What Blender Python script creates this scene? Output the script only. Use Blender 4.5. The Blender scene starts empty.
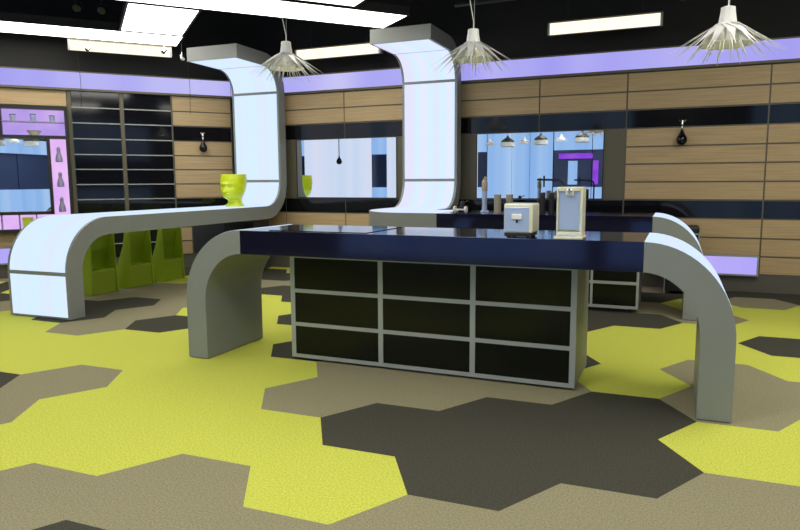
import bpy, bmesh, math, random
from mathutils import Vector, Matrix
random.seed(7)
C = bpy.context.scene
COL = C.collection
PI = math.pi

# ------------------------------------------------------------------ materials
def newmat(name):
    m = bpy.data.materials.new(name); m.use_nodes = True
    nt = m.node_tree; b = nt.nodes['Principled BSDF']
    return m, nt, b
def plain(name, col, rough=.5, metal=0., spec=.5, ior=1.5, noise=0., nscale=40., coat=0., bump=0.):
    m, nt, b = newmat(name)
    b.inputs['Base Color'].default_value = (*col, 1); b.inputs['Roughness'].default_value = rough
    b.inputs['Metallic'].default_value = metal; b.inputs['IOR'].default_value = ior
    b.inputs['Specular IOR Level'].default_value = spec; b.inputs['Coat Weight'].default_value = coat
    if noise or bump:
        tc = nt.nodes.new('ShaderNodeTexCoord'); n = nt.nodes.new('ShaderNodeTexNoise')
        n.inputs['Scale'].default_value = nscale; n.inputs['Detail'].default_value = 6
        nt.links.new(tc.outputs['Object'], n.inputs['Vector'])
        if noise:
            mx = nt.nodes.new('ShaderNodeMix'); mx.data_type = 'RGBA'
            mx.inputs['A'].default_value = (*[c*(1-noise) for c in col], 1); mx.inputs['B'].default_value = (*[min(1, c*(1+noise)) for c in col], 1)
            nt.links.new(n.outputs['Fac'], mx.inputs['Factor']); nt.links.new(mx.outputs['Result'], b.inputs['Base Color'])
        if bump:
            bp = nt.nodes.new('ShaderNodeBump'); bp.inputs['Strength'].default_value = bump; bp.inputs['Distance'].default_value = .004
            nt.links.new(n.outputs['Fac'], bp.inputs['Height']); nt.links.new(bp.outputs['Normal'], b.inputs['Normal'])
    return m
def carpet(name, col):
    m, nt, b = newmat(name)
    b.inputs['Roughness'].default_value = 1; b.inputs['Specular IOR Level'].default_value = .05
    tc = nt.nodes.new('ShaderNodeTexCoord')
    n = nt.nodes.new('ShaderNodeTexNoise'); n.inputs['Scale'].default_value = 120; n.inputs['Detail'].default_value = 5; n.inputs['Roughness'].default_value = .9
    nt.links.new(tc.outputs['Object'], n.inputs['Vector'])
    r = nt.nodes.new('ShaderNodeValToRGB')
    r.color_ramp.elements[0].position = .36; r.color_ramp.elements[0].color = (*[c*.60 for c in col], 1)
    r.color_ramp.elements[1].position = .64; r.color_ramp.elements[1].color = (*[min(1, c*1.36) for c in col], 1)
    nt.links.new(n.outputs['Fac'], r.inputs['Fac']); nt.links.new(r.outputs['Color'], b.inputs['Base Color'])
    bp = nt.nodes.new('ShaderNodeBump'); bp.inputs['Strength'].default_value = .15; bp.inputs['Distance'].default_value = .003
    nt.links.new(n.outputs['Fac'], bp.inputs['Height']); nt.links.new(bp.outputs['Normal'], b.inputs['Normal'])
    return m
def wood(name, c1, c2):
    m, nt, b = newmat(name)
    b.inputs['Roughness'].default_value = .5; b.inputs['Specular IOR Level'].default_value = .3
    tc = nt.nodes.new('ShaderNodeTexCoord'); mp = nt.nodes.new('ShaderNodeMapping'); mp.inputs['Scale'].default_value = (.6, .6, 28)
    nt.links.new(tc.outputs['Object'], mp.inputs['Vector'])
    n = nt.nodes.new('ShaderNodeTexNoise'); n.inputs['Scale'].default_value = 3.2; n.inputs['Detail'].default_value = 5; n.inputs['Distortion'].default_value = .4
    nt.links.new(mp.outputs['Vector'], n.inputs['Vector'])
    r = nt.nodes.new('ShaderNodeValToRGB')
    r.color_ramp.elements[0].position = .32; r.color_ramp.elements[0].color = (*c1, 1)
    r.color_ramp.elements[1].position = .68; r.color_ramp.elements[1].color = (*c2, 1)
    nt.links.new(n.outputs['Fac'], r.inputs['Fac']); nt.links.new(r.outputs['Color'], b.inputs['Base Color'])
    return m
def glow(name, stops, strength, scale=(1, 0, 0), nscale=1.5):
    """emission whose tint drifts in soft stripes along one direction, like tubes behind a diffuser"""
    m = bpy.data.materials.new(name); m.use_nodes = True; nt = m.node_tree; nt.nodes.clear()
    o = nt.nodes.new('ShaderNodeOutputMaterial'); e = nt.nodes.new('ShaderNodeEmission'); e.inputs['Strength'].default_value = strength
    if len(stops) == 1: e.inputs['Color'].default_value = (*stops[0], 1)
    else:
        tc = nt.nodes.new('ShaderNodeTexCoord'); mp = nt.nodes.new('ShaderNodeMapping'); mp.inputs['Scale'].default_value = scale
        n = nt.nodes.new('ShaderNodeTexNoise'); n.inputs['Scale'].default_value = nscale; n.inputs['Detail'].default_value = 2
        r = nt.nodes.new('ShaderNodeValToRGB')
        while len(r.color_ramp.elements) < len(stops): r.color_ramp.elements.new(.5)
        for k, s in enumerate(stops):
            r.color_ramp.elements[k].position = .32+.36*k/(len(stops)-1); r.color_ramp.elements[k].color = (*s, 1)
        nt.links.new(tc.outputs['Object'], mp.inputs['Vector']); nt.links.new(mp.outputs['Vector'], n.inputs['Vector'])
        nt.links.new(n.outputs['Fac'], r.inputs['Fac']); nt.links.new(r.outputs['Color'], e.inputs['Color'])
    nt.links.new(e.outputs[0], o.inputs[0]); return m

M = {}
M['yellow'] = carpet('carpet_yellow', (.53, .565, .088))
M['brown'] = carpet('carpet_taupe', (.26, .24, .145))
M['dark'] = carpet('carpet_charcoal', (.060, .059, .044))
M['grey'] = plain('satin_grey_lacquer', (.225, .24, .228), .45, noise=.04, nscale=8)
M['trim'] = plain('grey_metal_trim', (.35, .37, .35), .4, metal=.2)
M['blackglass'] = plain('black_gloss_glass', (.006, .006, .008), .07, ior=1.45)
M['stone'] = plain('black_polished_stone', (.008, .008, .022), .09, ior=1.62, noise=.3, nscale=60)
M['stone'].node_tree.nodes['Principled BSDF'].inputs['Specular Tint'].default_value = (.55, .62, 1., 1)  # blue room reflection put into the stone's colour and specular tint
M['drawer'] = plain('black_drawer_glass', (.008, .009, .006), .16, ior=1.25)
M['wood'] = wood('pale_oak_veneer', (.43, .30, .155), (.54, .40, .22))
M['batten'] = plain('bronze_batten', (.13, .115, .08), .5)
M['surround'] = plain('olive_grey_surround', (.115, .105, .065), .5)
M['mirror'] = plain('mirror_silver', (.86, .90, .95), .01, metal=1.)
M['ceiling'] = plain('navy_black_ceiling', (.19, .165, .38), .9)
M['darkwall'] = plain('matt_black_wall', (.012, .012, .012), .8)
M['black'] = plain('matt_black', (.012, .012, .013), .45)
M['plinth'] = plain('dark_olive_plinth', (.11, .10, .075), .55)
M['chair'] = plain('lime_moulded_plastic', (.30, .43, .018), .32, coat=.3)
M['lime'] = plain('lime_gloss_ceramic', (.60, .72, .010), .3, coat=.3)
M['cream'] = plain('cream_enamel', (.75, .74, .56), .3, coat=.4)
M['steel'] = plain('brushed_steel', (.50, .60, .82), .32, metal=.45)  # blue of the reflected light is put into the base colour
M['chrome'] = plain('chrome', (.8, .8, .8), .12, metal=1)
M['bronze'] = plain('taupe_metal', (.42, .38, .28), .4, metal=.3)
M['white'] = plain('white_plastic', (.82, .82, .78), .35)
M['figure'] = plain('grey_violet_ceramic', (.30, .28, .42), .5)
M['orange'] = plain('orange_glass', (.8, .35, .05), .3)
M['lit'] = glow('bench_diffuser', [(.74, .71, 1.), (.64, .80, 1.), (.82, .75, 1.)], 1.1, (1, 0, 0), 3.2)
M['lit_leg'] = glow('leg_diffuser', [(.72, .69, 1.), (.62, .79, 1.), (.80, .72, 1.)], 1.12, (1, 0, 0), 3.6)
M['band'] = glow('violet_band_diffuser', [(.30, .26, .90), (.46, .44, .98), (.64, .62, 1.)], .92, (1, 1, 0), .55)
M['box_lit'] = glow('lilac_box_diffuser', [(.40, .36, .98), (.58, .48, 1.)], .95, (1, 1, 0), 1.)
M['pink'] = glow('pink_niche_light', [(.72, .42, .95), (.95, .62, 1.)], .95, (1, 1, 1), 2.)
M['violet'] = glow('violet_niche_light', [(.42, .30, .90), (.72, .50, 1.)], .85, (1, 1, 1), 2.)
M['panel'] = glow('ceiling_panel_light', [(1, .96, .88)], 5.5)
M['panel_bright'] = glow('bright_ceiling_panel_light', [(1, .96, .88)], 9.5)
M['tube'] = glow('fluorescent_tube_light', [(1, .93, .72)], 1.3)
M['sky_panel'] = glow('pale_blue_wall_light', [(.24, .46, .86), (.38, .60, .96), (.50, .70, .98)], .9, (1, 0, 0), 1.4)
M['pale_panel'] = glow('pale_white_wall_light', [(.62, .76, .98), (.76, .84, 1.), (.86, .86, 1.)], .92, (1, 0, 0), 1.2)
M['purple'] = glow('purple_shelf_light', [(.30, .06, .85), (.45, .12, .95)], .8, (1, 1, 1), 3)
M['navy'] = plain('navy_glass', (.03, .05, .13), .3)
M['slate'] = plain('dark_slate_laminate', (.030, .034, .042), .4)
def bladed():
    m, nt, b = newmat('clear_acrylic_blade')
    b.inputs['Base Color'].default_value = (.97, .97, .94, 1); b.inputs['Roughness'].default_value = .25
    b.inputs['Transmission Weight'].default_value = .4; b.inputs['IOR'].default_value = 1.2
    return m
M['blade'] = bladed()
M['frost'] = plain('frosted_acrylic', (.92, .91, .84), .55)
M['frost'].node_tree.nodes['Principled BSDF'].inputs['Transmission Weight'].default_value = .6
M['bulb_glow'] = glow('warm_bulb', [(1, .95, .80)], 14.)
M['cap'] = plain('frosted_cap', (.88, .88, .84), .4)

# ------------------------------------------------------------------ mesh helpers
class MB:
    def __init__(s): s.v = []; s.f = []; s.m = []
    def add(s, vs, fs, mi=0):
        o = len(s.v); s.v += [tuple(v) for v in vs]; s.f += [tuple(i+o for i in f) for f in fs]; s.m += [mi]*len(fs); return s
    def box(s, x0, x1, y0, y1, z0, z1, mi=0):
        vs = [(x, y, z) for z in (z0, z1) for y in (y0, y1) for x in (x0, x1)]
        return s.add(vs, [(0, 2, 3, 1), (4, 5, 7, 6), (0, 1, 5, 4), (2, 6, 7, 3), (0, 4, 6, 2), (1, 3, 7, 5)], mi)
    def prism(s, pts, fn, a0, a1, mi=0):
        """closed 2-D outline pts; fn(p, a) -> 3-D point; extruded from a0 to a1"""
        n = len(pts); vs = [fn(p, a0) for p in pts]+[fn(p, a1) for p in pts]
        fs = [tuple(range(n))[::-1], tuple(range(n, 2*n))]+[(i, (i+1) % n, n+(i+1) % n, n+i) for i in range(n)]
        return s.add(vs, fs, mi)
    def lathe(s, prof, cx=0, cy=0, seg=24, mi=0):
        vs = []; fs = []
        for r, z in prof:
            for k in range(seg): vs.append((cx+r*math.cos(2*PI*k/seg), cy+r*math.sin(2*PI*k/seg), z))
        for j in range(len(prof)-1):
            for k in range(seg):
                k2 = (k+1) % seg; fs.append((j*seg+k, j*seg+k2, (j+1)*seg+k2, (j+1)*seg+k))
        fs.append(tuple(range(seg))[::-1]); fs.append(tuple((len(prof)-1)*seg+k for k in range(seg)))
        return s.add(vs, fs, mi)
    def tube(s, pts, r, seg=8, mi=0):
        pts = [Vector(p) for p in pts]; vs = []; fs = []
        for i, p in enumerate(pts):
            t = (pts[min(i+1, len(pts)-1)]-pts[max(i-1, 0)]).normalized()
            a = t.cross(Vector((0, 0, 1)) if abs(t.z) < .9 else Vector((1, 0, 0))).normalized(); b = t.cross(a)
            rr = r[i] if isinstance(r, (list, tuple)) else r
            for k in range(seg):
                q = p+rr*(a*math.cos(2*PI*k/seg)+b*math.sin(2*PI*k/seg)); vs.append(tuple(q))
        for j in range(len(pts)-1):
            for k in range(seg):
                k2 = (k+1) % seg; fs.append((j*seg+k, j*seg+k2, (j+1)*seg+k2, (j+1)*seg+k))
        fs.append(tuple(range(seg))[::-1]); fs.append(tuple((len(pts)-1)*seg+k for k in range(seg)))
        return s.add(vs, fs, mi)
    def build(s, name, mats, parent=None, bevel=0., smooth=False, xf=None, origin=None):
        me = bpy.data.meshes.new(name)
        vs = s.v
        if xf is not None: vs = [tuple(xf @ Vector(v)) for v in vs]
        o = bpy.data.objects.new(name, me)
        if origin is None:
            if parent is not None: origin = (0, 0, 0)
            else:
                xs, ys, zs = zip(*vs); origin = ((min(xs)+max(xs))/2, (min(ys)+max(ys))/2, min(zs))
        base = Vector(origin)
        me.from_pydata([tuple(Vector(v)-base) for v in vs], [], s.f); me.update()
        bm = bmesh.new(); bm.from_mesh(me); bmesh.ops.recalc_face_normals(bm, faces=bm.faces); bm.to_mesh(me); bm.free()
        if not isinstance(mats, (list, tuple)): mats = [mats]
        for m in mats: me.materials.append(m)
        for p, mi in zip(me.polygons, s.m): p.material_index = mi
        COL.objects.link(o); o.location = base
        if parent is not None: o.parent = parent
        if smooth:
            for p in me.polygons: p.use_smooth = True
            try: me.set_sharp_from_angle(angle=math.radians(38))
            except Exception: pass
        if bevel:
            b = o.modifiers.new('bevel', 'BEVEL'); b.width = bevel; b.segments = 2; b.limit_method = 'ANGLE'
        return o
def tag(o, label=None, cat=None, group=None, kind=None):
    if label: o['label'] = label
    if cat: o['category'] = cat
    if group: o['group'] = group
    if kind: o['kind'] = kind
    return o
def empty(name, loc, label=None, cat=None, group=None, kind=None, rz=0):
    o = bpy.data.objects.new(name, None); COL.objects.link(o); o.location = loc; o.rotation_euler = (0, 0, rz); o.empty_display_size = .1
    return tag(o, label, cat, group, kind)
def copy_tree(o, parent=None):
    c = o.copy(); COL.objects.link(c)
    if parent is not None: c.parent = parent
    for ch in list(o.children): copy_tree(ch, c)
    return c
def rel(o, x0, x1, y0, y1, z0, z1, **k):   # box given in world coordinates for a child of an unrotated empty
    L = o.location; return MB().box(x0-L.x, x1-L.x, y0-L.y, y1-L.y, z0-L.z, z1-L.z, **k)
def arc(cx, cz, rx, rz, a0, a1, n=16):
    return [(cx+rx*math.cos(math.radians(a0+(a1-a0)*k/n)), cz+rz*math.sin(math.radians(a0+(a1-a0)*k/n))) for k in range(n+1)]

# ------------------------------------------------------------------ camera (solved from the photograph)
f, yaw, pit, rol, h = 656.12, .3995, .1254, -.0048, 1.2347
cy, sy = math.cos(yaw), math.sin(yaw)
F = Vector((-sy*math.cos(pit), cy*math.cos(pit), -math.sin(pit))); R = Vector((cy, sy, 0)); U = R.cross(F)
R2 = math.cos(rol)*R+math.sin(rol)*U; U2 = -math.sin(rol)*R+math.cos(rol)*U
cam = bpy.data.cameras.new('camera'); co = bpy.data.objects.new('camera', cam); COL.objects.link(co)
cam.sensor_width = 36; cam.lens = f/800*36; cam.clip_start = .05
mw = Matrix((R2, U2, -F)).transposed().to_4x4(); mw.translation = Vector((0, 0, h)); co.matrix_world = mw
C.camera = co

# ------------------------------------------------------------------ room frame
YW = 8.2                                     # back wall plane
CORN = Vector((-6.15, YW, 0)); DL = Vector((-.661, -.750, 0)); DL.normalize(); NL = Vector((-DL.y, DL.x, 0))   # left wall runs from the corner along DL, NL points into the room
HC = 3.9; XR = 6.5; YB = -2.5; XL = -12.
SL = (XL-CORN.x)/DL.x
def back(s, z, out=0.): return Vector((s, YW-out, z))             # s = world x
def left(s, z, out=0.): return CORN+DL*s+NL*out+Vector((0, 0, z))
def wbox(W, s0, s1, z0, z1, o0, o1):
    m = MB(); vs = [tuple(W(s, z, o)) for z in (z0, z1) for o in (o0, o1) for s in (s0, s1)]
    return m.add(vs, [(0, 2, 3, 1), (4, 5, 7, 6), (0, 1, 5, 4), (2, 6, 7, 3), (0, 4, 6, 2), (1, 3, 7, 5)])

# ------------------------------------------------------------------ carpet
S = .36955; PHI = .0209; OX, OY = -.5716, 2.3019
bv = Vector((math.cos(PI+PHI), math.sin(PI+PHI))); cv = Vector((math.cos(2*PI/3+PHI), math.sin(2*PI/3+PHI)))
CELL = {}
def put(col, s):
    for t in s.split(): i, j = t.split(','); CELL[(int(i), int(j))] = col
put('dark', '10,8 -2,2 0,1 -1,3 1,2 -3,4 5,-3 -3,7 -9,10 -7,12 -5,11 6,7 8,9 9,7 2,9 2,6 2,12 3,13 9,1 13,8 -14,17 -13,18 -11,17 -9,16 -7,15 14,9 -15,19 -12,9 -11,11 3,16 1,14 0,10 12,13 10,14 8,15 15,13 -6,13 -4,12 -5,14 13,11')
put('brown', '4,-1 6,-2 3,-2 1,5 -1,6 1,-1 -1,0 -3,1 -5,2 2,3 0,4 -2,5 -6,7 -5,5 -7,6 7,2 8,0 8,6 7,8 6,10 7,11 9,10 11,9 12,7 -9,13 -12,16 -8,14 4,14 5,15 6,13 8,12 2,15 1,17 -16,18 -14,20 10,11')
put('yellow', '3,4 2,0 3,1 5,0 7,-1 -4,3 -6,4 6,1 4,2 -4,6 -8,8 -7,9 9,4 7,5 5,6 8,3 6,4 4,5 -6,10 -5,8 -4,9 -8,11 -10,12 5,9 4,11 4,8 3,7 3,10 10,5 11,6 12,10 -10,15 -13,15 -11,14 -12,13 -12,19 5,3 10,2 11,3')
bm = bmesh.new(); ring = {}
def gv(x, y):
    k = (round(x, 3), round(y, 3))
    if k not in ring: ring[k] = bm.verts.new((x, y, 0))
    return ring[k]
for i in range(-40, 60):
    for j in range(-18, 28):
        if (i-j) % 3 != 2: continue
        q = Vector((OX, OY))+S*(i*bv+j*cv)
        if not (XL-.5 < q.x < XR+.5 and YB-.5 < q.y < YW+.5): continue
        c = CELL.get((i, j))
        if c is None:
            rnd = random.Random((i//4)*131+(j//3)*17).random(); c = 'yellow' if rnd < .4 else ('brown' if rnd < .75 else 'dark')
        fc = bm.faces.new([gv(q.x+S*math.cos(PHI+k*PI/3), q.y+S*math.sin(PHI+k*PI/3)) for k in range(6)])
        fc.material_index = {'yellow': 0, 'brown': 1, 'dark': 2}[c]
def cut(co_, no_): bmesh.ops.bisect_plane(bm, geom=bm.verts[:]+bm.edges[:]+bm.faces[:], plane_co=co_, plane_no=no_, clear_outer=True)
cut((0, YW, 0), (0, 1, 0)); cut((0, YB, 0), (0, -1, 0)); cut((XL, 0, 0), (-1, 0, 0)); cut((XR, 0, 0), (1, 0, 0)); cut(CORN, -NL)
geo = bmesh.ops.extrude_face_region(bm, geom=bm.faces[:])
for v in [g for g in geo['geom'] if isinstance(g, bmesh.types.BMVert)]: v.co.z = -.05
bmesh.ops.recalc_face_normals(bm, faces=bm.faces)
me = bpy.data.meshes.new('floor'); bm.to_mesh(me); bm.free()
fl = bpy.data.objects.new('floor', me); COL.objects.link(fl)
for k in ('yellow', 'brown', 'dark'): me.materials.append(M[k])
tag(fl, kind='structure')

# ------------------------------------------------------------------ ceiling and bare walls
pl = [(XL, YB), (XR, YB), (XR, YW), (CORN.x, YW), tuple(left(SL, 0))[:2]]
c_ = MB().prism(pl, lambda p, a: (p[0], p[1], a), HC, HC+.1).build('ceiling', M['ceiling']); tag(c_, kind='structure')
wb = wbox(back, CORN.x, XR, 0, HC, -.15, 0).build('wall_back', M['darkwall'], origin=(0, YW, 0)); tag(wb, kind='structure')
wl = wbox(left, 0, SL, 0, HC, -.15, 0).build('wall_left', M['darkwall'], origin=tuple(CORN)); tag(wl, kind='structure')
wr = MB().box(XR, XR+.15, YB, YW, 0, HC).build('wall_right', M['surround']); tag(wr, kind='structure')
wf = MB().box(XL, XR, YB-.15, YB, 0, HC).build('wall_front', M['darkwall']); tag(wf, kind='structure')
we = MB().box(XL-.15, XL, YB, left(SL, 0).y, 0, HC).build('wall_far_left', M['darkwall']); tag(we, kind='structure')

def wpart(W, wall, name, s0, s1, z0, z1, o0, o1, mat, bevel=0):
    m = wbox(W, s0, s1, z0, z1, o0, o1); L = wall.location
    m.v = [tuple(Vector(v)-L) for v in m.v]
    o = m.build(name, mat, wall, bevel)
    return o
# rows of the cladding, z limits
ROWS = [(.20, .40), (.40, .60), (.60, .815), (.815, 1.02), (1.02, 1.225), (1.225, 1.43), (1.43, 1.63), (1.63, 1.84), (1.84, 2.05), (2.05, 2.255), (2.255, 2.47)]
def column(W, wall, s0, s1, kinds, g=.018):
    for (z0, z1), k in zip(ROWS, kinds):
        if k == '.': continue
        mat, nm = {'w': (M['wood'], 'wood_panel'), 'k': (M['blackglass'], 'black_glass_panel')}[k]
        wpart(W, wall, nm, s0+g/2, s1-g/2, z0+g/2, z1-g/2, .012, .03, mat)
STD = 'wwwkwwwwkww'; MIR = 'wwwk....kww'
wpart(back, wb, 'batten_backing', CORN.x+.02, XR, .19, 2.48, 0, .018, M['batten'])
wpart(left, wl, 'batten_backing', .02, 6.0, .19, 2.48, 0, .018, M['batten'])
for s0, s1, k in ((-6.12, -5.24, STD), (-5.24, -4.27, MIR), (-4.27, -3.30, MIR), (-3.30, -2.62, STD), (-2.62, -1.60, MIR), (-1.60, -.59, MIR),
                  (-.59, .86, '.'+STD[1:]), (.86, 2.31, STD), (2.31, 3.76, STD), (3.76, 5.2, STD), (5.2, 6.45, STD)):
    column(back, wb, s0, s1, k)
column(left, wl, .03, .86, '...'+STD[3:]); column(left, wl, .65, .86, 'www........')
wpart(left, wl, 'dark_service_panel', .03, .64, .21, .806, .012, .03, M['slate'])
column(left, wl, .87, 1.495, 'kkkkkkkkkkk', .012); column(left, wl, 1.545, 2.145, 'kkkkkkkkkkk', .012)
for s in (.865, 1.52, 2.17):
    wpart(left, wl, 'panel_post', s-(.008 if s < 1 else .022), s+(.008 if s < 1 else .022), .2, 2.475, .018, .042, M['surround'])
for s0, s1 in ((.03, .86), (.87, 1.495), (1.545, 2.145)):
    for z, _ in ROWS[1:]:
        if s0 > .5: wpart(left, wl, 'metal_strip', s0, s1, z-.007, z+.007, .03, .036, M['trim'])
for s0, s1 in ((2.19, 3.76), (3.77, 5.3)):
    column(left, wl, s0, s1, '.w.......' + '.w' if s1 < 3.8 else STD)
# mirror bay surrounds
wpart(back, wb, 'mirror_surround', -5.235, -3.305, 1.025, 1.838, .012, .024, M['surround'])
wpart(back, wb, 'mirror_surround', -2.615, -.595, 1.025, 1.838, .012, .024, M['surround'])
# top trim, luminous band, plinth
for W, wall, a, b in ((back, wb, CORN.x+.03, XR), (left, wl, .03, 6.)):
    wpart(W, wall, 'band_frame', a, b, 2.472, 2.50, .01, .07, M['batten'])
    wpart(W, wall, 'band_frame', a, b, 2.708, 2.725, .01, .07, M['batten'])
    wpart(W, wall, 'light_band', a, b, 2.50, 2.708, .01, .06, M['band'])
    wpart(W, wall, 'plinth', a, b, 0.0, .19, .0, .02, M['plinth'])

# ------------------------------------------------------------------ wall mirrors
for (x0, x1, lab) in ((-5.035, -3.50, 'wide wall mirror between the two glowing columns, reflecting pale striped light panels'),
                      (-2.375, -.84, 'wide wall mirror right of the middle glowing column, above the rear counter')):
    t = empty('wall_mirror', ((x0+x1)/2, YW-.024, 1.03), lab, 'mirror', 'mirrors in the back wall')
    rel(t, x0, x1, YW-.030, YW-.0245, 1.03, 1.832).build('mirror_glass', M['mirror'], t)
    m = rel(t, x0-.012, x1+.012, YW-.034, YW-.0245, 1.024, 1.030); rr = rel(t, x0-.012, x1+.012, YW-.034, YW-.0245, 1.832, 1.837)
    m.add(rr.v, rr.f)
    for xa in (x0-.012, x1+.002):
        rr = rel(t, xa, xa+.010, YW-.034, YW-.0245, 1.030, 1.832); m.add(rr.v, rr.f)
    m.build('mirror_frame', M['black'], t)

# ------------------------------------------------------------------ low wall light boxes
def lightbox(W, s0, s1, lab):
    c = W((s0+s1)/2, .19, .03); t = empty('wall_light_box', c, lab, 'light', 'low light boxes along the wall foot')
    def p(nm, a, b, z0, z1, o0, o1, mat):
        m = wbox(W, a, b, z0, z1, o0, o1); m.v = [tuple(Vector(v)-c) for v in m.v]; return m.build(nm, mat, t)
    p('housing', s0, s1, .185, .415, .021, .085, M['trim'])
    p('diffuser', s0+.02, s1-.02, .205, .395, .085, .092, M['box_lit'])
lightbox(back, -.30, .85, 'low lilac light box at the wall foot right of the kitchen islands')
lightbox(left, 2.93, 4.6, 'low lilac light box under the display shelves at the left edge')

# ------------------------------------------------------------------ ribbons
def ribbon_yz(path, t, x0, x1, name, parent, mat, L):
    """path: (y,z) points of the lit side; thickness t to the right of travel"""
    n = len(path); other = []
    for i, p in enumerate(path):
        a = Vector(path[max(i-1, 0)]); b = Vector(path[min(i+1, n-1)]); d = (b-a).normalized(); nr = Vector((d.y, -d.x))
        other.append((p[0]+nr.x*t, p[1]+nr.y*t))
    m = MB()
    for xx in (x0, x1): m.v += [(xx-L[0], p[0]-L[1], p[1]-L[2]) for p in path]+[(xx-L[0], p[0]-L[1], p[1]-L[2]) for p in other]
    for i in range(n-1):
        a, b, c, d = i, i+1, n+i+1, n+i
        for q in ((a, d, c, b), (2*n+a, 2*n+b, 2*n+c, 2*n+d), (a, b, 2*n+b, 2*n+a), (d, 2*n+d, 2*n+c, c)): m.f.append(q); m.m.append(0)
    for i in (0, n-1): m.f.append((i, 2*n+i, 3*n+i, n+i)); m.m.append(0)
    return m.build(name, mat, parent, 0, smooth=True)
def litstrip_yz(path, x0, x1, name, parent, mat, L, lift=.004):
    n = len(path); lo = []
    for i, p in enumerate(path):
        a = Vector(path[max(i-1, 0)]); b = Vector(path[min(i+1, n-1)]); d = (b-a).normalized(); nr = Vector((-d.y, d.x))
        lo.append((p[0]+nr.x*lift, p[1]+nr.y*lift))
    m = MB()
    for xx in (x0, x1): m.v += [(xx-L[0], p[0]-L[1], p[1]-L[2]) for p in lo]+[(xx-L[0], p[0]-L[1], p[1]-L[2]) for p in path]
    for i in range(n-1):
        a, b, c, d = i, i+1, n+i+1, n+i
        for q in ((a, d, c, b), (2*n+a, 2*n+b, 2*n+c, 2*n+d), (a, b, 2*n+b, 2*n+a), (d, 2*n+d, 2*n+c, c)): m.f.append(q); m.m.append(0)
    for i in (0, n-1): m.f.append((i, 2*n+i, 3*n+i, n+i)); m.m.append(0)
    return m.build(name, mat, parent, 0, smooth=True)

T = .16; H = .92
g = .006
def column_segs(ystart):
    """lit path segments of a column rising from a counter and curling forward overhead"""
    a1 = arc(7.53, H+.34, .34, .34, -90, 0); a2 = arc(7.56, 2.47, .31, .31, 0, 90)
    return [[(ystart, H), (7.53, H)], a1, [(7.87, H+.34), (7.87, 2.47)], a2, [(7.56, 2.78), (6.93, 2.78)]]
def gap(seg, g, s=True, e=True):
    seg = [Vector(p) for p in seg]
    if s: seg[0] = seg[0]+(seg[1]-seg[0]).normalized()*g
    if e: seg[-1] = seg[-1]+(seg[-2]-seg[-1]).normalized()*g
    return [tuple(p) for p in seg]
# glowing bench
BX0, BX1 = -5.89, -5.135
L = (-5.525, 5.9, 0)
bench = empty('ribbon_bench', L, 'long glowing ribbon bench at left, rising at its far end into a lit column', 'counter')
leg = [(4.22, .006), (4.22, .42)]; al = [(p[0], p[1]) for p in arc(4.72, .42, .50, .50, 180, 90)]
segs = [leg, al]+column_segs(4.72)
full = [p for s_ in segs for p in s_]; path = [full[0]]
for p in full[1:]:
    if (Vector(p)-Vector(path[-1])).length > 1e-4: path.append(p)
ribbon_yz(path, T+.008, BX0, BX1, 'body', bench, M['grey'], L)
# lit skin: leg, arc+top, lower curve, column, upper curve, overhang
skin = [leg, al+[(7.53, H)], column_segs(0)[1], column_segs(0)[2], column_segs(0)[3], column_segs(0)[4]]
for k, sg in enumerate(skin):
    litstrip_yz(gap(sg, .018, True, True), BX0+.034, BX1-.028, 'light_panel', bench, M['lit_leg'] if k in (0,) else M['lit'], L)
MB().box(BX0+.03-L[0], BX1-.03-L[0], 4.24-L[1], 4.37-L[1], 0, .006).build('foot_plate', M['black'], bench)

bench.rotation_euler = (0, 0, .026); bench.location.x += .052

# second column, joined to the rear counter
K0, K1 = -3.28, -2.55
YF2, YB2 = 6.285, 7.05
L2 = (-1.5, 6.9, 0)
rear = empty('kitchen_island', L2, 'rear black-topped island joined to the middle glowing column, with an arched right leg', 'kitchen island', 'kitchen islands')
segs2 = column_segs(7.05); path2 = []
for s_ in segs2:
    for p in s_:
        if not path2 or (Vector(p)-Vector(path2[-1])).length > 1e-4: path2.append(p)
ribbon_yz(path2, T, K0, K1, 'column', rear, M['grey'], L2)
for k, sg in enumerate(segs2[1:]):
    litstrip_yz(gap(sg, .017), K0+.032, K1-.032, 'light_panel', rear, M['lit'], L2)
# rounded counter end in plan
def planprism(pts, z0, z1, L): return MB().prism(pts, lambda p, a: (p[0]-L[0], p[1]-L[1], a-L[2]), z0, z1)
r_ = .68
endp = [(K0, YB2+.001)]+[(K0+r_-r_*math.cos(math.radians(a)), YF2+.76-.76*math.sin(math.radians(a))) for a in range(0, 91, 6)]+[(-2.25, YF2), (-2.25, YB2), (K1, YB2), (K1, 7.05), ]
planprism(endp, H-T, H, L2).build('counter_end', M['grey'], rear)
def shrink(pts, d):
    cx = sum(p[0] for p in pts)/len(pts); cy_ = sum(p[1] for p in pts)/len(pts)
    return [(p[0]+(d if p[0] < cx else -d*.1), p[1]+(d if p[1] < cy_ else 0)) for p in pts]
topl = [(K0+.014, 7.50)]+[(K0+r_-(r_-.014)*math.cos(math.radians(a)), YF2+.76-(.76-.012)*math.sin(math.radians(a))) for a in range(0, 91, 6)]+[(-2.252, YF2+.012), (-2.252, YB2-.002), (K1-.014, YB2-.002), (K1-.014, 7.50)]
planprism(topl, H+.0004, H+.004, L2).build('light_panel', M['lit'], rear)

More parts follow.
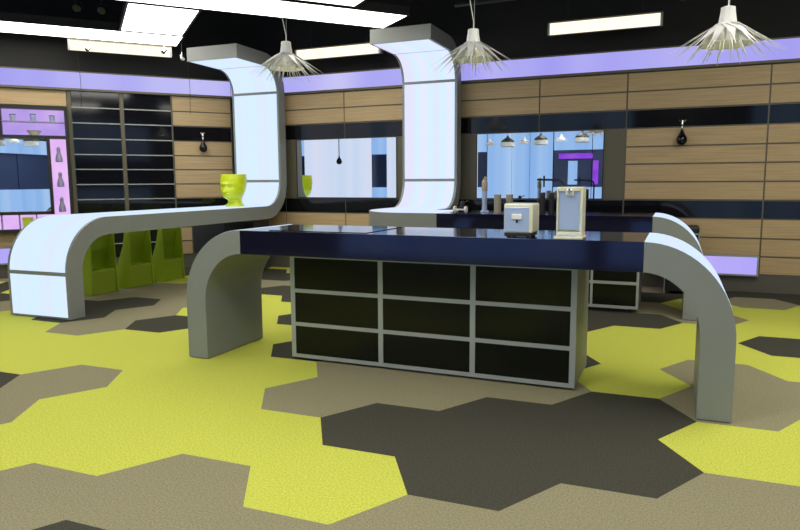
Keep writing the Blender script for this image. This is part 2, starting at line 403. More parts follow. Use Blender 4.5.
def arch_leg(xs, xo, sign, yf, yb, L, par, zarc=.42):
    """counter end that curves down to the floor; sign=-1 left, +1 right"""
    rx = abs(xo-xs); rz = H-zarc
    out = [(xs, H)]+[(xs+sign*rx*math.sin(math.radians(a)), zarc+rz*math.cos(math.radians(a))) for a in range(5, 91, 5)]+[(xo, .006)]
    ti = .165
    inn = [(xo-sign*ti, .006)]+[(xs+sign*(rx-ti)*math.sin(math.radians(a)), zarc+(rz-T)*math.cos(math.radians(a))) for a in range(90, -1, -5)]
    n = len(out); inn2 = inn
    m = MB(); no, ni = len(out), len(inn2)
    # quads between matching curves
    a = out; b = inn2[::-1]
    n = min(len(a), len(b)); a = a[:n]; b = b[:n]
    for yy in (yf, yb): m.v += [(p[0]-L[0], yy-L[1], p[1]-L[2]) for p in a]+[(p[0]-L[0], yy-L[1], p[1]-L[2]) for p in b]
    for i in range(n-1):
        q = (i, i+1, n+i+1, n+i); m.f += [q, tuple(2*n+k for k in q)[::-1], (i, 2*n+i, 2*n+i+1, i+1), (n+i, n+i+1, 3*n+i+1, 3*n+i)]; m.m += [0]*4
    for i in (0, n-1): m.f.append((i, n+i, 3*n+i, 2*n+i)); m.m.append(0)
    o = m.build('arched_leg', M['grey'], par, 0, smooth=True)
    # glowing outer skin
    lf = .0015; sk = []; n_full = n; n = n-5; a = a[:n]
    for i in range(n):
        d = (Vector(a[min(i+1, n-1)])-Vector(a[max(i-1, 0)])).normalized(); nn = Vector((d.y, -d.x)); nn = -nn if sign > 0 and nn.x < 0 else nn
        if sign > 0 and (nn.x < -1e-6 or nn.y < -1e-6): nn = -nn
        if sign < 0 and (nn.x > 1e-6 or nn.y < -1e-6): nn = -nn
        sk.append((a[i][0]+nn.x*lf, a[i][1]+nn.y*lf))
    m = MB()
    for yy in (yf+.004, yb-.004): m.v += [(p[0]-L[0], yy-L[1], p[1]-L[2]) for p in sk]+[(p[0]-L[0], yy-L[1], p[1]-L[2]) for p in a]
    for i in range(n-1):
        q = (i, i+1, n+i+1, n+i); m.f += [q, tuple(2*n+k for k in q)[::-1], (i, 2*n+i, 2*n+i+1, i+1), (n+i, n+i+1, 3*n+i+1, 3*n+i)]; m.m += [0]*4
    for i in (0, n-1): m.f.append((i, n+i, 3*n+i, 2*n+i)); m.m.append(0)
    m.build('light_panel', M['lit'], o, 0, smooth=True)
    xa, xb = sorted((xo-sign*.01, xo-sign*(ti-.01)))
    MB().box(xa-L[0], xb-L[0], yf+.01-L[1], yb-.01-L[1], 0, .006).build('foot_plate', M['black'], o)
    return o

def drawer_unit(par, L, xd, zs, yf, yb, w=.022, rail=.014):
    """xd: divider centre lines, zs: rail centre lines"""
    x0, x1 = xd[0]-w/2, xd[-1]+w/2; z0, z1 = zs[0]-rail, zs[-1]+rail
    body = MB().box(x0-L[0], x1-L[0], yf+.012-L[1], yb-L[1], z0, z1).build('cabinet', M['grey'], par)
    for x in xd: MB().box(x-w/2-L[0], x+w/2-L[0], yf-L[1], yf+.012-L[1], z0, z1).build('divider', M['trim'], body)
    for z in zs:
        for xa, xb in zip(xd[:-1], xd[1:]): MB().box(xa+w/2-L[0], xb-w/2-L[0], yf-L[1], yf+.012-L[1], z-rail, z+rail).build('rail', M['trim'], body)
    for xa, xb in zip(xd[:-1], xd[1:]):
        for za, zb in zip(zs[:-1], zs[1:]):
            MB().box(xa+w/2-L[0], xb-w/2-L[0], yf+.004-L[1], yf+.0125-L[1], za+rail, zb-rail).build('drawer', M['drawer'], body)
    MB().box(x0+.06-L[0], x1-.06-L[0], yf+.05-L[1], yb-.05-L[1], 0, z0).build('plinth', M['black'], body)

# rear island: slab, right leg, cabinets
MB().box(-2.25-L2[0], -.20-L2[0], YF2-L2[1], YB2-L2[1], H-T, H).build('worktop', M['stone'], rear, .002)
arch_leg(-.20, .25, 1, YF2, YB2, L2, rear)
drawer_unit(rear, L2, [-1.97, -1.56, -1.145, -.725, -.31], [.055, .285, .515, .745], 6.42, 6.98)

# front island
XS, XS2, YF, YB1 = -2.70, -.151, 3.63, 4.30
L1 = (-1.43, 3.96, 0)
front = empty('kitchen_island', L1, 'large front island with glossy black top, nine black drawers and two arched grey legs', 'kitchen island', 'kitchen islands')
MB().box(XS-L1[0], XS2-L1[0], YF-L1[1], YB1-L1[1], H-T, H).build('worktop', M['stone'], front, .002)
arch_leg(XS, -3.173, -1, YF, YB1, L1, front)
arch_leg(XS2, .303, 1, YF, YB1, L1, front)
drawer_unit(front, L1, [-2.446, -1.775, -1.145, -.533], [.030, .256, .492, .735], 3.868, 4.42, w=.034, rail=.013)
hob = MB().box(-2.50, -1.78, YF+.05, YB1-.05, H, H+.004).build('induction_hob', M['blackglass'], bevel=.001)
tag(hob, 'flush black glass hob on the left half of the front island top', 'hob')

# ------------------------------------------------------------------ toaster
t = empty('toaster', (-.825, 3.75, H), 'small cream cube toaster with blue-grey front standing on the front island', 'toaster')
MB().box(-.082, .082, -.085, .11, .028, .192).build('body', M['cream'], t, .008)
MB().box(-.077, .062, -.0885, -.0845, .034, .172).build('front_plate', M['steel'], t, .003)
MB().box(-.034, .024, -.104, -.0885, .104, .134).build('lever', M['white'], t, .004)
MB().box(-.010, .000, -.094, -.0885, .085, .108).build('lever_slot', M['black'], t)
MB().box(-.078, .074, -.084, .100, .008, .028).build('base', M['black'], t, .003)
for x in (-.055, .055):
    for y in (-.065, .075): MB().lathe([(.012, 0), (.012, .012)], x, y, 12).build('foot', M['black'], t)
for y in (-.03, .035): MB().box(-.05, .05, y-.012, y+.012, .187, .1885).build('bread_slot', M['black'], t)

# ------------------------------------------------------------------ water dispenser
t = empty('water_dispenser', (-.543, 3.72, H), 'tall cream appliance with blue-grey front panel and round knob, right of the toaster', 'dispenser')
MB().box(-.078, .078, -.085, .085, 0, .018).build('base', M['cream'], t, .006)
MB().box(-.070, .070, -.045, .075, .018, .040).build('lower_body', M['cream'], t, .004)
m = MB().box(-.070, .070, -.02, .075, .040, .285); m.box(-.070, -.060, -.050, -.02, .040, .285); m.box(.055, .070, -.050, -.02, .040, .285); m.box(-.060, .055, -.050, -.02, .262, .285)
m.build('body', M['cream'], t, .003)
MB().box(-.060, .055, -.038, -.0205, .052, .262).build('front_panel', M['steel'], t, .002)
MB().box(-.022, .022, -.062, -.050, .236, .276).build('tap_block', M['cream'], t, .006)
kn = MB().lathe([(.013, 0), (.014, .006), (.010, .012)], 0, 0, 20).build('knob', M['chrome'], t, smooth=True); kn.location = (0, -.062, .262); kn.rotation_euler = (PI/2, 0, 0)
MB().box(-.055, .055, -.080, -.048, .018, .022).build('drip_tray', M['steel'], t)

# ------------------------------------------------------------------ objects on the rear counter
t = empty('pepper_mill', (-1.865, 6.70, H+0), 'tall slim grey mill with taupe head, left of the two canisters on the rear island', 'mill')
MB().lathe([(.042, 0), (.044, .006), (.036, .014), (.028, .02), (.026, .10), (.026, .22)], 0, 0, 20).build('lower_body', M['steel'], t, smooth=True)
MB().lathe([(.030, .22), (.031, .24), (.030, .31), (.024, .325), (.018, .34)], 0, 0, 20).build('head', M['bronze'], t, smooth=True)
MB().lathe([(.012, .34), (.018, .348), (.018, .36), (.008, .37)], .008, 0, 16).build('top_knob', M['bronze'], t, smooth=True)
def canister(x, y, r, hh, mat, lab, grp):
    t = empty('canister', (x, y, H), lab, 'canister', grp)
    MB().lathe([(r, 0), (r, hh*.86)], 0, 0, 24).build('body', mat, t, smooth=True)
    MB().lathe([(r*1.04, hh*.865), (r*1.04, hh*.97), (r*.9, hh)], 0, 0, 24).build('lid', mat, t, smooth=True)
canister(-1.725, 6.70, .036, .185, M['bronze'], 'taupe canister next to the tall mill on the rear island', 'taupe canisters')
canister(-1.605, 6.72, .036, .185, M['bronze'], 'taupe canister partly behind the toaster, on the rear island', 'taupe canisters')
canister(-1.275, 6.78, .028, .205, M['black'], 'slim black canister under the black tap spout, left one of the two', 'black canisters')
canister(-1.185, 6.78, .028, .205, M['black'], 'slim black canister between the tap spout and the cream dispenser', 'black canisters')
t = empty('tap', (-1.08, 6.86, H), 'black angular kitchen tap behind the cream dispenser on the rear island', 'tap')
MB().lathe([(.03, 0), (.03, .01), (.015, .012)], 0, 0, 16).build('base', M['black'], t)
MB().tube([(0, 0, .01), (0, 0, .28), (-.015, 0, .315), (-.06, 0, .33), (-.22, 0, .335), (-.27, 0, .335)], .011, 10).build('spout', M['black'], t, smooth=True)
MB().tube([(-.20, 0, .375), (-.20, 0, .26)], .009, 10).build('spray_head', M['black'], t, smooth=True)
t = empty('roll_holder', (-2.04, 6.42, H), 'small white H-shaped stand with a dark object behind it, near the middle column', 'stand')
for x in (-.058, .058):
    o = MB().lathe([(.030, -.012), (.036, -.006), (.036, .006), (.030, .012)], 0, 0, 20).build('end_disc', M['white'], t, smooth=True)
    o.location = (x, 0, .036); o.rotation_euler = (0, PI/2, 0)
o = MB().tube([(-.058, 0, .036), (.058, 0, .036)], .008, 10).build('bar', M['white'], t)
t = empty('small_grinder', (-2.12, 6.78, H), 'small black gadget on the rear island behind the white stand', 'gadget')
MB().box(-.045, .045, -.035, .035, 0, .06).build('body', M['black'], t, .006)
MB().lathe([(.024, .06), (.026, .09), (.014, .115)], -.01, 0, 16).build('hopper', M['black'], t, smooth=True)
MB().tube([(.01, 0, .09), (.05, 0, .115), (.065, 0, .105)], .006, 8).build('crank', M['black'], t, smooth=True)

# ------------------------------------------------------------------ black cabinet by the wall
t = empty('small_cabinet', (.065, 7.90, 0), 'small black cabinet with pale metal edges against the wall behind the arches', 'cabinet')
MB().box(-.16, .16, -.16, .16, .03, .66).build('body', M['black'], t, .004)
MB().box(-.165, .165, -.165, .165, .66, .672).build('edge_strip', M['chrome'], t)
MB().box(-.165, .165, -.165, .165, .672, .745).build('top_cushion', M['black'], t, .02)
MB().box(-.168, -.158, -.168, -.158, .0, .66).build('metal_edge', M['trim'], t)
MB().box(.158, .168, -.168, -.158, .0, .66).build('metal_edge', M['trim'], t)
MB().box(-.005, .005, -.168, -.16, .08, .62).build('door_gap', M['trim'], t)

# dark cabinet under the bench end
t = empty('low_cabinet', (-5.56, 7.80, 0), 'low dark cabinet tucked under the wall end of the glowing bench', 'cabinet')
MB().box(-.34, .16, -.22, .16, .02, .70).build('body', M['slate'], t, .003)
MB().box(-.335, .155, -.224, -.22, .05, .66).build('door', M['black'], t)

# ------------------------------------------------------------------ chairs
def make_chair():
    t = empty('chair', (0, 0, 0))
    W2 = .178
    # side walls: outline in (x,z): x=0 front, negative = back
    side = [(0, 0), (.0, .25), (.0, .55), (-.005, .80), (-.018, .885), (-.04, .90), (-.055, .86), (-.072, .70), (-.11, .50), (-.19, .28), (-.30, .0)]
    for sg in (-1, 1):
        m = MB(); n = len(side)
        def yy(z, inner): return sg*(W2+.03*(1-min(z/.60, 1))**1.3-(.022 if inner else 0))
        m.v = [(x, yy(z, False), z) for x, z in side]+[(x, yy(z, True), z) for x, z in side]
        m.f = [tuple(range(n)), tuple(range(n, 2*n))[::-1]]+[(i, (i+1) % n, n+(i+1) % n, n+i) for i in range(n)]; m.m = [0]*len(m.f)
        m.build('side_panel', M['chair'], t, .006)
    # back shell
    prof = [(-.018, .882), (-.038, .897), (-.053, .86), (-.070, .70), (-.108, .50), (-.188, .28), (-.298, .0), (-.275, .0), (-.168, .275), (-.090, .50), (-.054, .70), (-.036, .84), (-.026, .87)]
    MB().prism(prof, lambda p, a: (p[0], a, p[1]), -W2+.005, W2-.005).build('backrest', M['chair'], t, .006)
    # seat with front skirt
    seat = [(-.012, .0), (-.012, .255), (-.02, .268), (-.05, .272), (-.14, .262), (-.168, .275), (-.175, .25), (-.06, .245), (-.03, .235), (-.03, .0)]
    MB().prism(seat, lambda p, a: (p[0], a, p[1]), -W2+.005, W2-.005).build('seat', M['chair'], t, .006)
    return t
ch0 = make_chair()
labs = ['lime green moulded chair under the glowing bench, nearest to the bench leg', 'lime green moulded chair under the glowing bench, middle of the three', 'lime green moulded chair under the glowing bench, nearest to the back wall']
for k, (x, y, rz) in enumerate(((-5.91, 5.47, .05), (-5.91, 6.03, .04), (-5.91, 6.58, .03))):
    o = ch0 if k == 0 else copy_tree(ch0)
    o.location = (x-.02, y, 0); o.rotation_euler = (0, 0, rz)
    tag(o, labs[k], 'chair', 'lime chairs along the bench')

# ------------------------------------------------------------------ head-shaped planter
def head():
    m = MB(); NS = 48
    # z, half width (side), half depth front, half depth back, forward shift
    lv = [(0, .118, .10, .12, -.01), (.02, .112, .095, .115, -.01), (.05, .088, .075, .095, -.015), (.085, .085, .08, .09, -.012), (.105, .098, .12, .10, 0), (.125, .110, .150, .105, .005),
          (.16, .125, .155, .12, .0), (.20, .140, .150, .14, 0), (.25, .150, .150, .155, 0), (.30, .155, .152, .165, 0), (.35, .155, .150, .17, 0), (.40, .150, .142, .17, 0), (.415, .148, .14, .168, 0)]
    def feat(a, z):   # bump outwards near the face direction, a = angle from face
        g_ = lambda c, w, zc, wz: math.exp(-((a-c)/w)**2-((z-zc)/wz)**2)
        d = .055*math.exp(-(a/.14)**2)*max(0, min(1, (.275-z)/.10))*max(0, min(1, (z-.178)/.012))     # nose
        d += .016*g_(0, .55, .290, .018)                                                                # brow
        d -= .022*(g_(.34, .17, .252, .022)+g_(-.34, .17, .252, .022))                                  # eye hollows
        d += .008*(g_(.34, .10, .250, .009)+g_(-.34, .10, .250, .009))                                  # lids
        d += .018*g_(0, .26, .160, .007)+.016*g_(0, .22, .145, .006)-.010*g_(0, .3, .152, .003)          # lips
        d += .018*g_(0, .25, .115, .014)                                                                # chin
        d += .010*(g_(.62, .2, .205, .03)+g_(-.62, .2, .205, .03))                                      # cheekbones
        d += .016*(g_(PI/2+.05, .10, .225, .035)+g_(-PI/2-.05, .10, .225, .035))                          # ears
        return d
    zs = [.415*k/46 for k in range(47)]
    def ev(z):
        for a, b in zip(lv[:-1], lv[1:]):
            if a[0] <= z <= b[0]+1e-9:
                u = (z-a[0])/(b[0]-a[0]); u = u*u*(3-2*u); return [a[i]+(b[i]-a[i])*u for i in range(1, 5)]
        return lv[-1][1:]
    rows = []
    for z in zs:
        w, df, db, sh = ev(z); rw = []
        for k in range(NS):
            a = 2*PI*k/NS-PI; rr = 1/math.sqrt((math.cos(a)/(df if math.cos(a) > 0 else db))**2+(math.sin(a)/w)**2)+feat(a, z)
            rw.append((sh+rr*math.cos(a), rr*math.sin(a), z))
        rows.append(rw)
    # hollow top
    inner = []
    for sc, z in ((.90, .415), (.88, .33), (.2, .32)):
        inner.append([(p[0]*sc, p[1]*sc, z) for p in rows[-1]])
    allr = rows+inner
    for rw in allr: m.v += rw
    for j in range(len(allr)-1):
        for k in range(NS):
            k2 = (k+1) % NS; m.f.append((j*NS+k, j*NS+k2, (j+1)*NS+k2, (j+1)*NS+k)); m.m.append(0)
    m.f.append(tuple(range(NS))[::-1]); m.m.append(0); n_ = (len(allr)-1)*NS; m.f.append(tuple(n_+k for k in range(NS))); m.m.append(0)
    return m
hd = head().build('head_planter', M['lime'], origin=(0, 0, 0), smooth=True)
hd.location = (-5.50, 7.30, H+.004); hd.scale = (1.1, 1.1, 1.03); hd.rotation_euler = (0, 0, -PI/2-.05)
tag(hd, 'lime green planter shaped like a human head on the far end of the glowing bench', 'planter')

# ------------------------------------------------------------------ display shelf on the left wall
c = left(2.95, .61, .03)
shelf = empty('display_shelf', c, 'black-framed display shelf with pink and violet lit niches at the left edge', 'shelf')
def sp(nm, s0, s1, z0, z1, o0, o1, mat, par=None, bevel=0):
    m = wbox(left, s0, s1, z0, z1, o0, o1); m.v = [tuple(Vector(v)-c) for v in m.v]; return m.build(nm, mat, shelf if par is None else par, bevel)
O0, O1 = .03, .16
sp('back_panel', 2.215, 3.72, .60, 2.235, .03, .036, M['black'])
for s0, s1, z0, z1 in ((2.20, 3.74, 2.20, 2.24), (2.20, 3.74, .60, .645), (2.20, 2.235, .645, 2.20), (3.70, 3.74, .645, 2.20), (2.235, 3.70, 1.825, 1.865), (2.425, 2.465, .835, 1.825), (3.33, 3.37, .835, 1.825), (2.425, 3.37, .835, .875), (2.955, 2.995, 1.865, 2.20)):
    sp('frame', s0, s1, z0, z1, O0, O1, M['black'])
for s0, s1 in ((2.235, 2.955), (2.995, 3.70)):
    sp('niche_light', s0, s1, 1.865, 2.20, .037, .042, M['violet'])
    sp('shelf_board', s0, s1, 2.030, 2.045, .042, .15, M['figure'])
for s0, s1 in ((2.235, 2.425), (3.37, 3.70)):
    sp('niche_light', s0, s1, .645, 1.825, .037, .042, M['pink'])
    for z in (1.19, 1.515, .855): sp('shelf_board', s0, s1, z-.008, z+.006, .042, .15, M['pink'])
sp('niche_light', 2.425, 3.37, .645, .835, .037, .042, M['pink'])
for s in (2.64, 2.84, 3.04, 3.24): sp('divider', s-.006, s+.006, .645, .835, .042, .14, M['figure'])
sp('mirror_glass', 2.465, 3.33, .875, 1.825, .037, .060, M['mirror'])
def on_shelf(nm, s, z, lab, cat, grp=None):
    p = left(s, z, .10); return empty(nm, p, lab, cat, grp)
for k, (s, hh, wh) in enumerate(((2.83, .082, 'leftmost'), (2.60, .092, 'tallest, in the middle'), (2.38, .080, 'rightmost'))):
    o = on_shelf('tumbler', s, 2.045, 'grey metal tumbler on the top violet niche, '+wh+' of the three', 'tumbler', 'tumblers in the violet niche')
    MB().lathe([(.028, 0), (.030, .004), (.036, hh), (.033, hh), (.026, .008)], 0, 0, 20).build('body', M['steel'], o, smooth=True)
    MB().lathe([(.0362, hh-.006), (.037, hh), (.0335, hh+.002)], 0, 0, 20).build('rim', M['black'], o, smooth=True)
o = on_shelf('bowl', 2.60, 1.865, 'shallow pale bowl in the lower violet niche below the tumblers', 'bowl')
MB().lathe([(.05, 0), (.052, .005), (.085, .055), (.083, .058), (.078, .055), (.045, .010)], 0, 0, 28).build('body', M['cream'], o, smooth=True)
MB().lathe([(.084, .052), (.088, .060), (.083, .0605)], 0, 0, 28).build('rim', M['figure'], o, smooth=True)
for z, wh in ((1.521, 'upper'), (1.196, 'middle'), (.861, 'lower')):
    p = left(2.33, z, .10)
    m = MB().lathe([(.040, 0), (.044, .01), (.042, .05), (.030, .10), (.020, .13), (.021, .15), (.024, .165), (.018, .185), (.006, .20)], 0, 0, 20)
    m.tube([(.02, 0, .02), (.055, 0, .03), (.065, 0, .012)], .010, 8)
    o = m.build('figurine', M['figure'], origin=(0, 0, 0), smooth=True); o.location = p; o.rotation_euler = (0, 0, -2.3+1.57)
    tag(o, 'grey-violet cat-like figurine in the '+wh+' pink niche', 'figurine', 'figurines in the pink niches')
p = left(2.745, .645, .095)
o = empty('storage_box', p, 'lime green box in the bottom pink compartment behind the bench', 'box', rz=math.atan2(DL.y, DL.x))
MB().box(-.06, .06, -.04, .04, 0, .13).build('body', M['lime'], o, .004)
MB().box(-.063, .063, -.043, .043, .13, .155).build('lid', M['lime'], o, .003)

# ------------------------------------------------------------------ black pear lamps on the walls
def pear(W, s, ztop, lab):
    p = W(s, ztop, .09)
    t = empty('pear_lamp', p, lab, 'lamp', 'black pear lamps on the wall')
    yv = (W(s, 0, 0)-W(s, 0, .09)).normalized()
    MB().tube([(0, 0, -.02), tuple(yv*.06)], .008, 8).build('bracket', M['chrome'], t)
    for sx in (-1, 1): MB().tube([(0, 0, -.02), (sx*.03, 0, .0), (sx*.034, 0, .012)], .003, 6).build('prong', M['chrome'], t)
    MB().lathe([(.006, .01), (.010, -.0), (.006, -.015), (.012, -.03), (.012, -.04), (.006, -.052), (.014, -.065), (.014, -.08), (.006, -.095)][::-1], 0, 0, 14).build('stem', M['chrome'], t, smooth=True)
    MB().lathe([(.004, -.265), (.030, -.262), (.050, -.24), (.058, -.21), (.052, -.18), (.034, -.15), (.020, -.12), (.016, -.095)], 0, 0, 24).build('bulb', M['blackglass'], t, smooth=True)
pear(back, .01, 1.90, 'black pear-shaped lamp on the wood wall at right, above the islands')
pear(left, .455, 1.95, 'black pear-shaped lamp on the wood wall at left, beside the head planter column')

# ------------------------------------------------------------------ spiky pendant lamps
def make_pendant():
    t = empty('pendant_lamp', (0, 0, 0))
    # origin at the top of the socket; z downwards negative
    MB().lathe([(.055, -.115), (.050, -.08), (.042, -.03), (.040, 0), (.030, .004)], 0, 0, 20).build('socket_cone', M['cap'], t, smooth=True)
    m = MB(); rg = random.Random(3)
    for ly, (n, rad, drop, w) in enumerate(((15, .315, .265, .085), (14, .285, .280, .070), (11, .215, .29, .034), (9, .13, .29, .018))):
        for k in range(n):
            a = 2*PI*(k+.5*(ly % 2)+rg.uniform(-.15, .15))/n; rd = rad*rg.uniform(.9, 1.06); dp = drop*rg.uniform(.93, 1.05)
            ca, sa = math.cos(a), math.sin(a); pts = []
            for q in range(7):
                u = q/6; r = .045+(rd-.045)*u; z = -.095-(dp-.095)*(u**1.12); ww = w*(max(0, 1-u/.72)**1.1*.42+.10*(1-u))+.0012
                pts.append((r, z, ww))
            o = len(m.v); th = .0015
            for r, z, ww in pts:
                for s_, tz in ((-1, 0), (1, 0), (1, -th), (-1, -th)): m.v.append((r*ca-s_*ww*sa, r*sa+s_*ww*ca, z+tz+.006*(1 if s_ < 0 else -1)*(ww/w)))
            for q in range(6):
                for e in range(4):
                    e2 = (e+1) % 4; m.f.append((o+q*4+e, o+q*4+e2, o+(q+1)*4+e2, o+(q+1)*4+e)); m.m.append(0)
            m.f.append((o, o+1, o+2, o+3)); m.f.append((o+24, o+27, o+26, o+25)); m.m += [0, 0]
    tag(m.build('acrylic_blades', M['blade'], t), 'ring of clear pointed acrylic blades')
    MB().lathe([(.052, -.10), (.075, -.13), (.115, -.175), (.150, -.215), (.147, -.217), (.112, -.178), (.070, -.134), (.047, -.104)], 0, 0, 28).build('inner_shade', M['frost'], t, smooth=True)
    b = MB().lathe([(.004, -.165), (.015, -.16), (.02, -.14), (.016, -.12), (.010, -.10)], 0, 0, 16).build('bulb', M['bulb_glow'], t, smooth=True)
    return t
pd0 = make_pendant()
plabs = ['spiky clear acrylic pendant lamp beside the left glowing column, farthest left', 'spiky clear acrylic pendant lamp in the middle, beside the middle column', 'spiky clear acrylic pendant lamp at right, closest to the viewer']
for k, (x, y, z, rz) in enumerate(((-3.02, 4.77, 2.38, .2), (-1.33, 4.45, 2.26, 1.1), (.185, 3.69, 2.072, 2.3))):
    o = pd0 if k == 0 else copy_tree(pd0)
    o.location = (x, y, z); o.rotation_euler = (0, 0, rz); o.scale = ((.98,)*3, (.92,)*3, (.82,)*3)[k]
    tag(o, plabs[k], 'pendant lamp', 'spiky pendant lamps over the island')
for k, (x, y, z, rz) in enumerate(((-3.02, 4.77, 2.38, .2), (-1.33, 4.45, 2.26, 1.1), (.185, 3.69, 2.072, 2.3))):
    o = [q for q in bpy.data.objects if q.name.startswith('pendant_lamp')][k]
    iv = Matrix.Rotation(-o.rotation_euler.z, 3, 'Z'); Hh = HC-o.location.z
    def lp(dx, dz): return tuple((iv @ Vector((dx*cy, dx*sy, dz)))/o.scale.x)
    MB().tube([lp(0, 0), lp(.002, .05), lp(-.03, .22), lp(-.05, .4), lp(-.05, Hh)], .0035, 6).build('power_cord', M['white'], o, smooth=True)
    MB().tube([lp(.006, 0), lp(.006, Hh)], .0018, 6).build('hanging_wire', M['trim'], o)

# ------------------------------------------------------------------ ceiling lights
dd = Vector((.661, .750, 0)).normalized(); nn_ = Vector((.750, -.661, 0)).normalized()
def ceil_panel(s0, s1, t0, t1, z, lab, grp='flat ceiling light panels', mat='panel'):
    c = dd*((s0+s1)/2)+nn_*((t0+t1)/2)+Vector((0, 0, z))
    t = empty('ceiling_light', c, lab, 'ceiling light', grp, rz=math.atan2(dd.y, dd.x))
    hs, ht = (s1-s0)/2, (t1-t0)/2
    MB().box(-hs, hs, -ht, ht, .001, .10).build('housing', M['black'], t)
    MB().box(-hs+.025, hs-.025, -ht+.025, ht-.025, 0, .006).build('diffuser', M[mat if z < 3.2 else 'panel_bright'], t)
    MB().tube([(-hs*.8, 0, .10), (-hs*.8, 0, HC-z)], .005, 6).build('hanger', M['black'], t)
    MB().tube([(hs*.8, 0, .10), (hs*.8, 0, HC-z)], .005, 6).build('hanger', M['black'], t)
ZP = 3.10
ceil_panel(-3.2, 1.31, -9.72, -9.05, ZP, 'long white ceiling light strip at upper left, over the left wall')
ceil_panel(.53, 1.29, -9.01, -7.63, ZP, 'square white ceiling light panel joining the two long strips')
ceil_panel(-1.5, 3.45, -7.58, -6.88, ZP, 'long white ceiling light strip running to the middle column')
ceil_panel(1.75, 2.76, -6.80, -5.5, ZP, 'white ceiling light panel cut off by the top edge of the photo')
# the same system carries on over the viewer; strips at right are added fill
ceil_panel(-3.6, .2, -5.3, -4.6, ZP, 'white ceiling light strip above and left of the viewer')
ceil_panel(-2.2, 1.2, -2.6, -1.6, ZP+.3, 'white ceiling light strip above the viewer')
ceil_panel(-1.8, .6, .2, 1.4, ZP+.3, 'white ceiling light panel above and right of the viewer')
ceil_panel(2.6, 5.4, -2.1, -1.3, ZP+.35, 'added white ceiling light strip, out of view over the right end of the islands')  # this and the next strips: unseen, added to brighten the right floor and wall
ceil_panel(2.2, 5.2, .4, 1.2, ZP+.35, 'added white ceiling light strip, out of view near the right side of the room')
ceil_panel(4.0, 5.9, -2.9, -2.2, ZP+.35, 'added short white ceiling light strip, out of view nearest the back wall at right')

# fluorescent battens near the walls
def batten(W, s0, s1, off, z0, lab):
    c = W((s0+s1)/2, z0, off); t = empty('fluorescent_light', c, lab, 'fluorescent light', 'fluorescent battens near the walls')
    def p(nm, a, b, za, zb, o0, o1, mat):
        m = wbox(W, a, b, za, zb, o0, o1); m.v = [tuple(Vector(v)-c) for v in m.v]; return m.build(nm, mat, t)
    p('housing', s0-.015, s1+.015, z0+.005, z0+.150, off-.06, off-.01, M['batten'])
    p('diffuser', s0, s1, z0+.005, z0+.125, off-.009, off+.03, M['tube'])
    for s in (s0, s1): p('end_cap', s-.012, s+.012, z0, z0+.13, off-.015, off+.036, M['trim'])
    top = W(s0+.2, z0+.15, off-.035)
    for s in (s0+.2, s1-.2):
        a = W(s, z0+.15, off-.035)-c; b = W(s, HC, off-.035)-c; MB().tube([a, b], .004, 6).build('hanger', M['black'], t)
batten(left, .885, 2.122, .40, 2.93, 'glowing fluorescent batten above the left wall, below the white strip')
batten(back, -4.77, -3.55, .40, 2.855, 'glowing fluorescent batten between the two lit columns')
batten(back, -1.435, -.245, .40, 2.885, 'glowing fluorescent batten right of the middle column')

# ------------------------------------------------------------------ track rails and spotlights
def rail(a, b, lab):
    a, b = Vector(a), Vector(b); c = (a+b)/2
    t = empty('light_rail', c, lab, 'rail', 'ceiling rails')
    MB().tube([tuple(a-c), tuple(b-c)], .022, 8).build('track', M['black'], t)
    for q in (.1, .5, .9):
        w = a.lerp(b, q)-c; MB().tube([tuple(w), (w.x, w.y, HC-c.z)], .008, 6).build('hanger', M['black'], t)
rail((-2.3, 7.0, 3.12), (3.2, 7.0, 3.12), 'dark ceiling rail with spotlights above the right of the room')
rail(tuple(left(.3, 3.34, 1.6)), tuple(left(4.2, 3.34, 1.6)), 'dark ceiling rail with spotlights at the upper left')
def make_spot(mat):
    t = empty('spotlight', (0, 0, 0))
    MB().tube([(0, 0, 0), (0, 0, -.07)], .008, 8).build('stem', mat, t)
    MB().box(-.035, .035, -.005, .005, -.10, -.07).build('yoke', mat, t)
    o = MB().lathe([(.020, -.06), (.034, -.055), (.036, .04), (.044, .045), (.044, .06), (.034, .058)], 0, 0, 18).build('can', mat, t, smooth=True)
    o.location = (0, 0, -.11); o.rotation_euler = (2.3, 0, 0)
    return t
sk0 = make_spot(M['black']); sw0 = make_spot(M['chrome'])
spots = [(sk0, (-.05, 7.0, 3.10), 'dark spotlight on the right rail just right of the fluorescent batten', .4), (None, (.45, 7.0, 3.10), 'dark spotlight on the right rail left of the right pendant', -.2), (None, (1.1, 7.0, 3.10), 'dark spotlight on the rail at the upper right edge', .2),
         (None, tuple(left(1.75, 3.32, 1.6)), 'dark spotlight at the upper left, right one of the pair', .5), (None, tuple(left(2.0, 3.32, 1.6)), 'dark spotlight at the upper left, left one of the pair', .5)]
for src, loc, lab, rz in spots:
    o = sk0 if src is not None else copy_tree(sk0)
    o.location = loc; o.rotation_euler = (0, 0, rz); tag(o, lab, 'spotlight', 'dark track spotlights')
wsp = [(sw0, (-6.22, 7.24, 2.98), 'small silver spotlight at the left tip of the left column overhang', 1.), (None, tuple(left(1.90, 3.02, .52)), 'small silver spotlight in front of the left batten, its left end', 0.), (None, tuple(left(.98, 3.06, .52)), 'small silver spotlight in front of the left batten, its right end', 0.)]
for src, loc, lab, rz in wsp:
    o = sw0 if src is not None else copy_tree(sw0)
    o.location = loc; o.rotation_euler = (0, 0, rz); o.scale = (.62,)*3; tag(o, lab, 'spotlight', 'small silver spotlights')
    MB().tube([(0, 0, 0), (0, 0, (HC-loc[2])/.62)], .006, 6).build('drop_rod', M['black'], o)

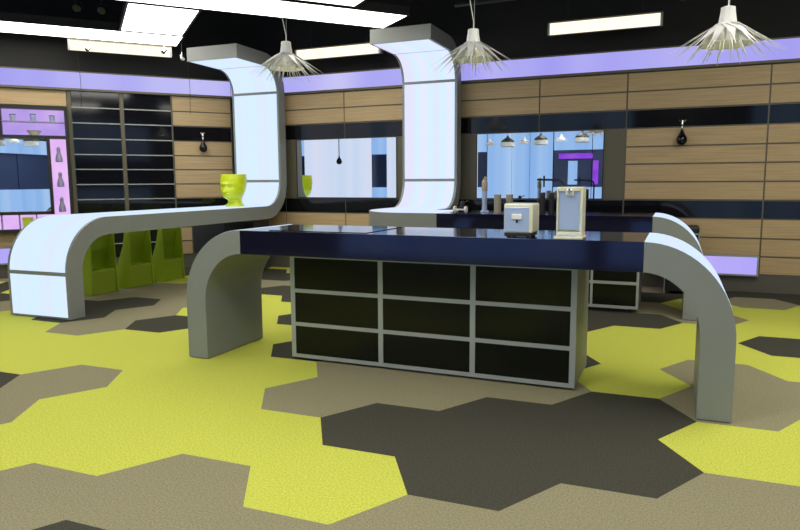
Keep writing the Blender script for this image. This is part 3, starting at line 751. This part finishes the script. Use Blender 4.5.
# thin cables hanging in front of the left wall
for s, z0, lab in ((2.02, 2.25, 'thin dark cable hanging before the black wall panels'), (.62, 2.22, 'thin dark cable hanging over the wood panels near the left column')):
    a = left(s, HC, .12); b = left(s, z0, .10)
    o = MB().tube([a, left(s+.01, 3.0, .12), left(s-.01, 2.6, .11), b], .003, 6).build('cable', M['black']); tag(o, lab, 'cable', 'hanging cables')

# ------------------------------------------------------------------ the wall behind the viewer, seen in the mirrors
y1 = YB+.005
def vpanel(x0, x1, z0, z1, mat, nm, d=.10):
    return MB().box(x0-wf.location.x, x1-wf.location.x, YB-wf.location.y, YB+d-wf.location.y, z0, z1).build(nm, mat, wf)
def lit_run(xs, mat, gaps=.03):
    for a, b in zip(xs[:-1], xs[1:]): vpanel(a+gaps/2, b-gaps/2, .05, 3.3, mat, 'light_wall_panel')
vpanel(-11.12, -8.90, .65, 3.3, M['pale_panel'], 'light_wall_panel', .35)
def windowed(a, b, mat, zt=3.3):
    vpanel(a, b, .05 if a > -4.5 else .65, 1.08, mat, 'light_wall_panel'); vpanel(a, b, 2.10, zt, mat, 'light_wall_panel'); vpanel(a, b, 1.08, 2.10, M['navy'], 'dark_window', .03)
windowed(-11.9, -11.16, M['sky_panel']); windowed(-8.86, -8.38, M['sky_panel'])
vpanel(-8.34, -5.46, .65, 3.3, M['pale_panel'], 'light_wall_panel')
windowed(-5.43, -5.19, M['sky_panel'])
lit_run([-5.16, -4.44, -3.92, -3.27], M['sky_panel'])
windowed(-3.24, -2.23, M['sky_panel']); windowed(-2.20, -1.2, M['sky_panel'])
vpanel(-3.10, -2.20, 1.86, 2.0, M['purple'], 'purple_shelf_light', .12); vpanel(-2.18, -2.04, 1.15, 1.8, M['purple'], 'purple_shelf_light', .12)
vpanel(-2.85, -2.60, 1.15, 1.80, M['sky_panel'], 'light_wall_panel', .06)
windowed(-.9, .35, M['sky_panel'], 2.5); windowed(.38, 1.6, M['sky_panel'], 2.5); windowed(1.63, 2.9, M['sky_panel']); windowed(2.93, 4.4, M['sky_panel']); windowed(4.43, 6.3, M['sky_panel'])

def dome(x, y, z, lab):
    t = empty('dome_lamp', (x, y, z), lab, 'pendant lamp', 'dome lamps seen in the mirror')
    MB().lathe([(.16, -.02), (.15, .02), (.09, .06), (.03, .10), (.02, .14)], 0, 0, 24).build('shade', M['black'], t, smooth=True)
    MB().lathe([(.15, -.13), (.165, -.12), (.165, -.025), (.15, -.02)], 0, 0, 24).build('glass_ring', M['blade'], t, smooth=True)
    MB().tube([(0, 0, .14), (0, 0, HC-z)], .004, 6).build('cord', M['black'], t)
dome(-3.85, .5, 2.2, 'dark dome lamp seen in the right mirror, leftmost of three')
dome(-3.05, .5, 2.23, 'dark dome lamp seen in the right mirror, middle of three')
dome(-2.1, .5, 2.26, 'dark dome lamp seen in the right mirror, rightmost of three')
for k, (x, z, w) in enumerate(((-4.28, 2.27, 'leftmost'), (-3.45, 2.29, 'middle'), (-2.58, 2.33, 'rightmost'))):
    o = copy_tree(pd0); o.location = (x, .5, z); o.rotation_euler = (0, 0, k); o.scale = (.62,)*3
    tag(o, 'spiky clear pendant seen only in the right mirror, '+w+' of three', 'pendant lamp', 'spiky pendants seen in the mirror')
t = empty('hanging_bulb', (-8.45, .5, 1.85), 'black pear bulb on a long cord seen in the left mirror', 'lamp')
MB().lathe([(.01, -.13), (.06, -.11), (.08, -.06), (.06, 0), (.025, .05), (.02, .09)], 0, 0, 20).build('bulb', M['black'], t, smooth=True)
MB().tube([(0, 0, .09), (0, 0, HC-1.85)], .012, 8).build('cord', M['black'], t)

# ------------------------------------------------------------------ world and view
w = bpy.data.worlds.new('world'); C.world = w; w.use_nodes = True
w.node_tree.nodes['Background'].inputs[0].default_value = (.01, .01, .015, 1); w.node_tree.nodes['Background'].inputs[1].default_value = 1
C.view_settings.view_transform = 'Standard'; C.view_settings.look = 'None'; C.view_settings.exposure = 0; C.view_settings.gamma = 1
C.view_settings.use_curve_mapping = False
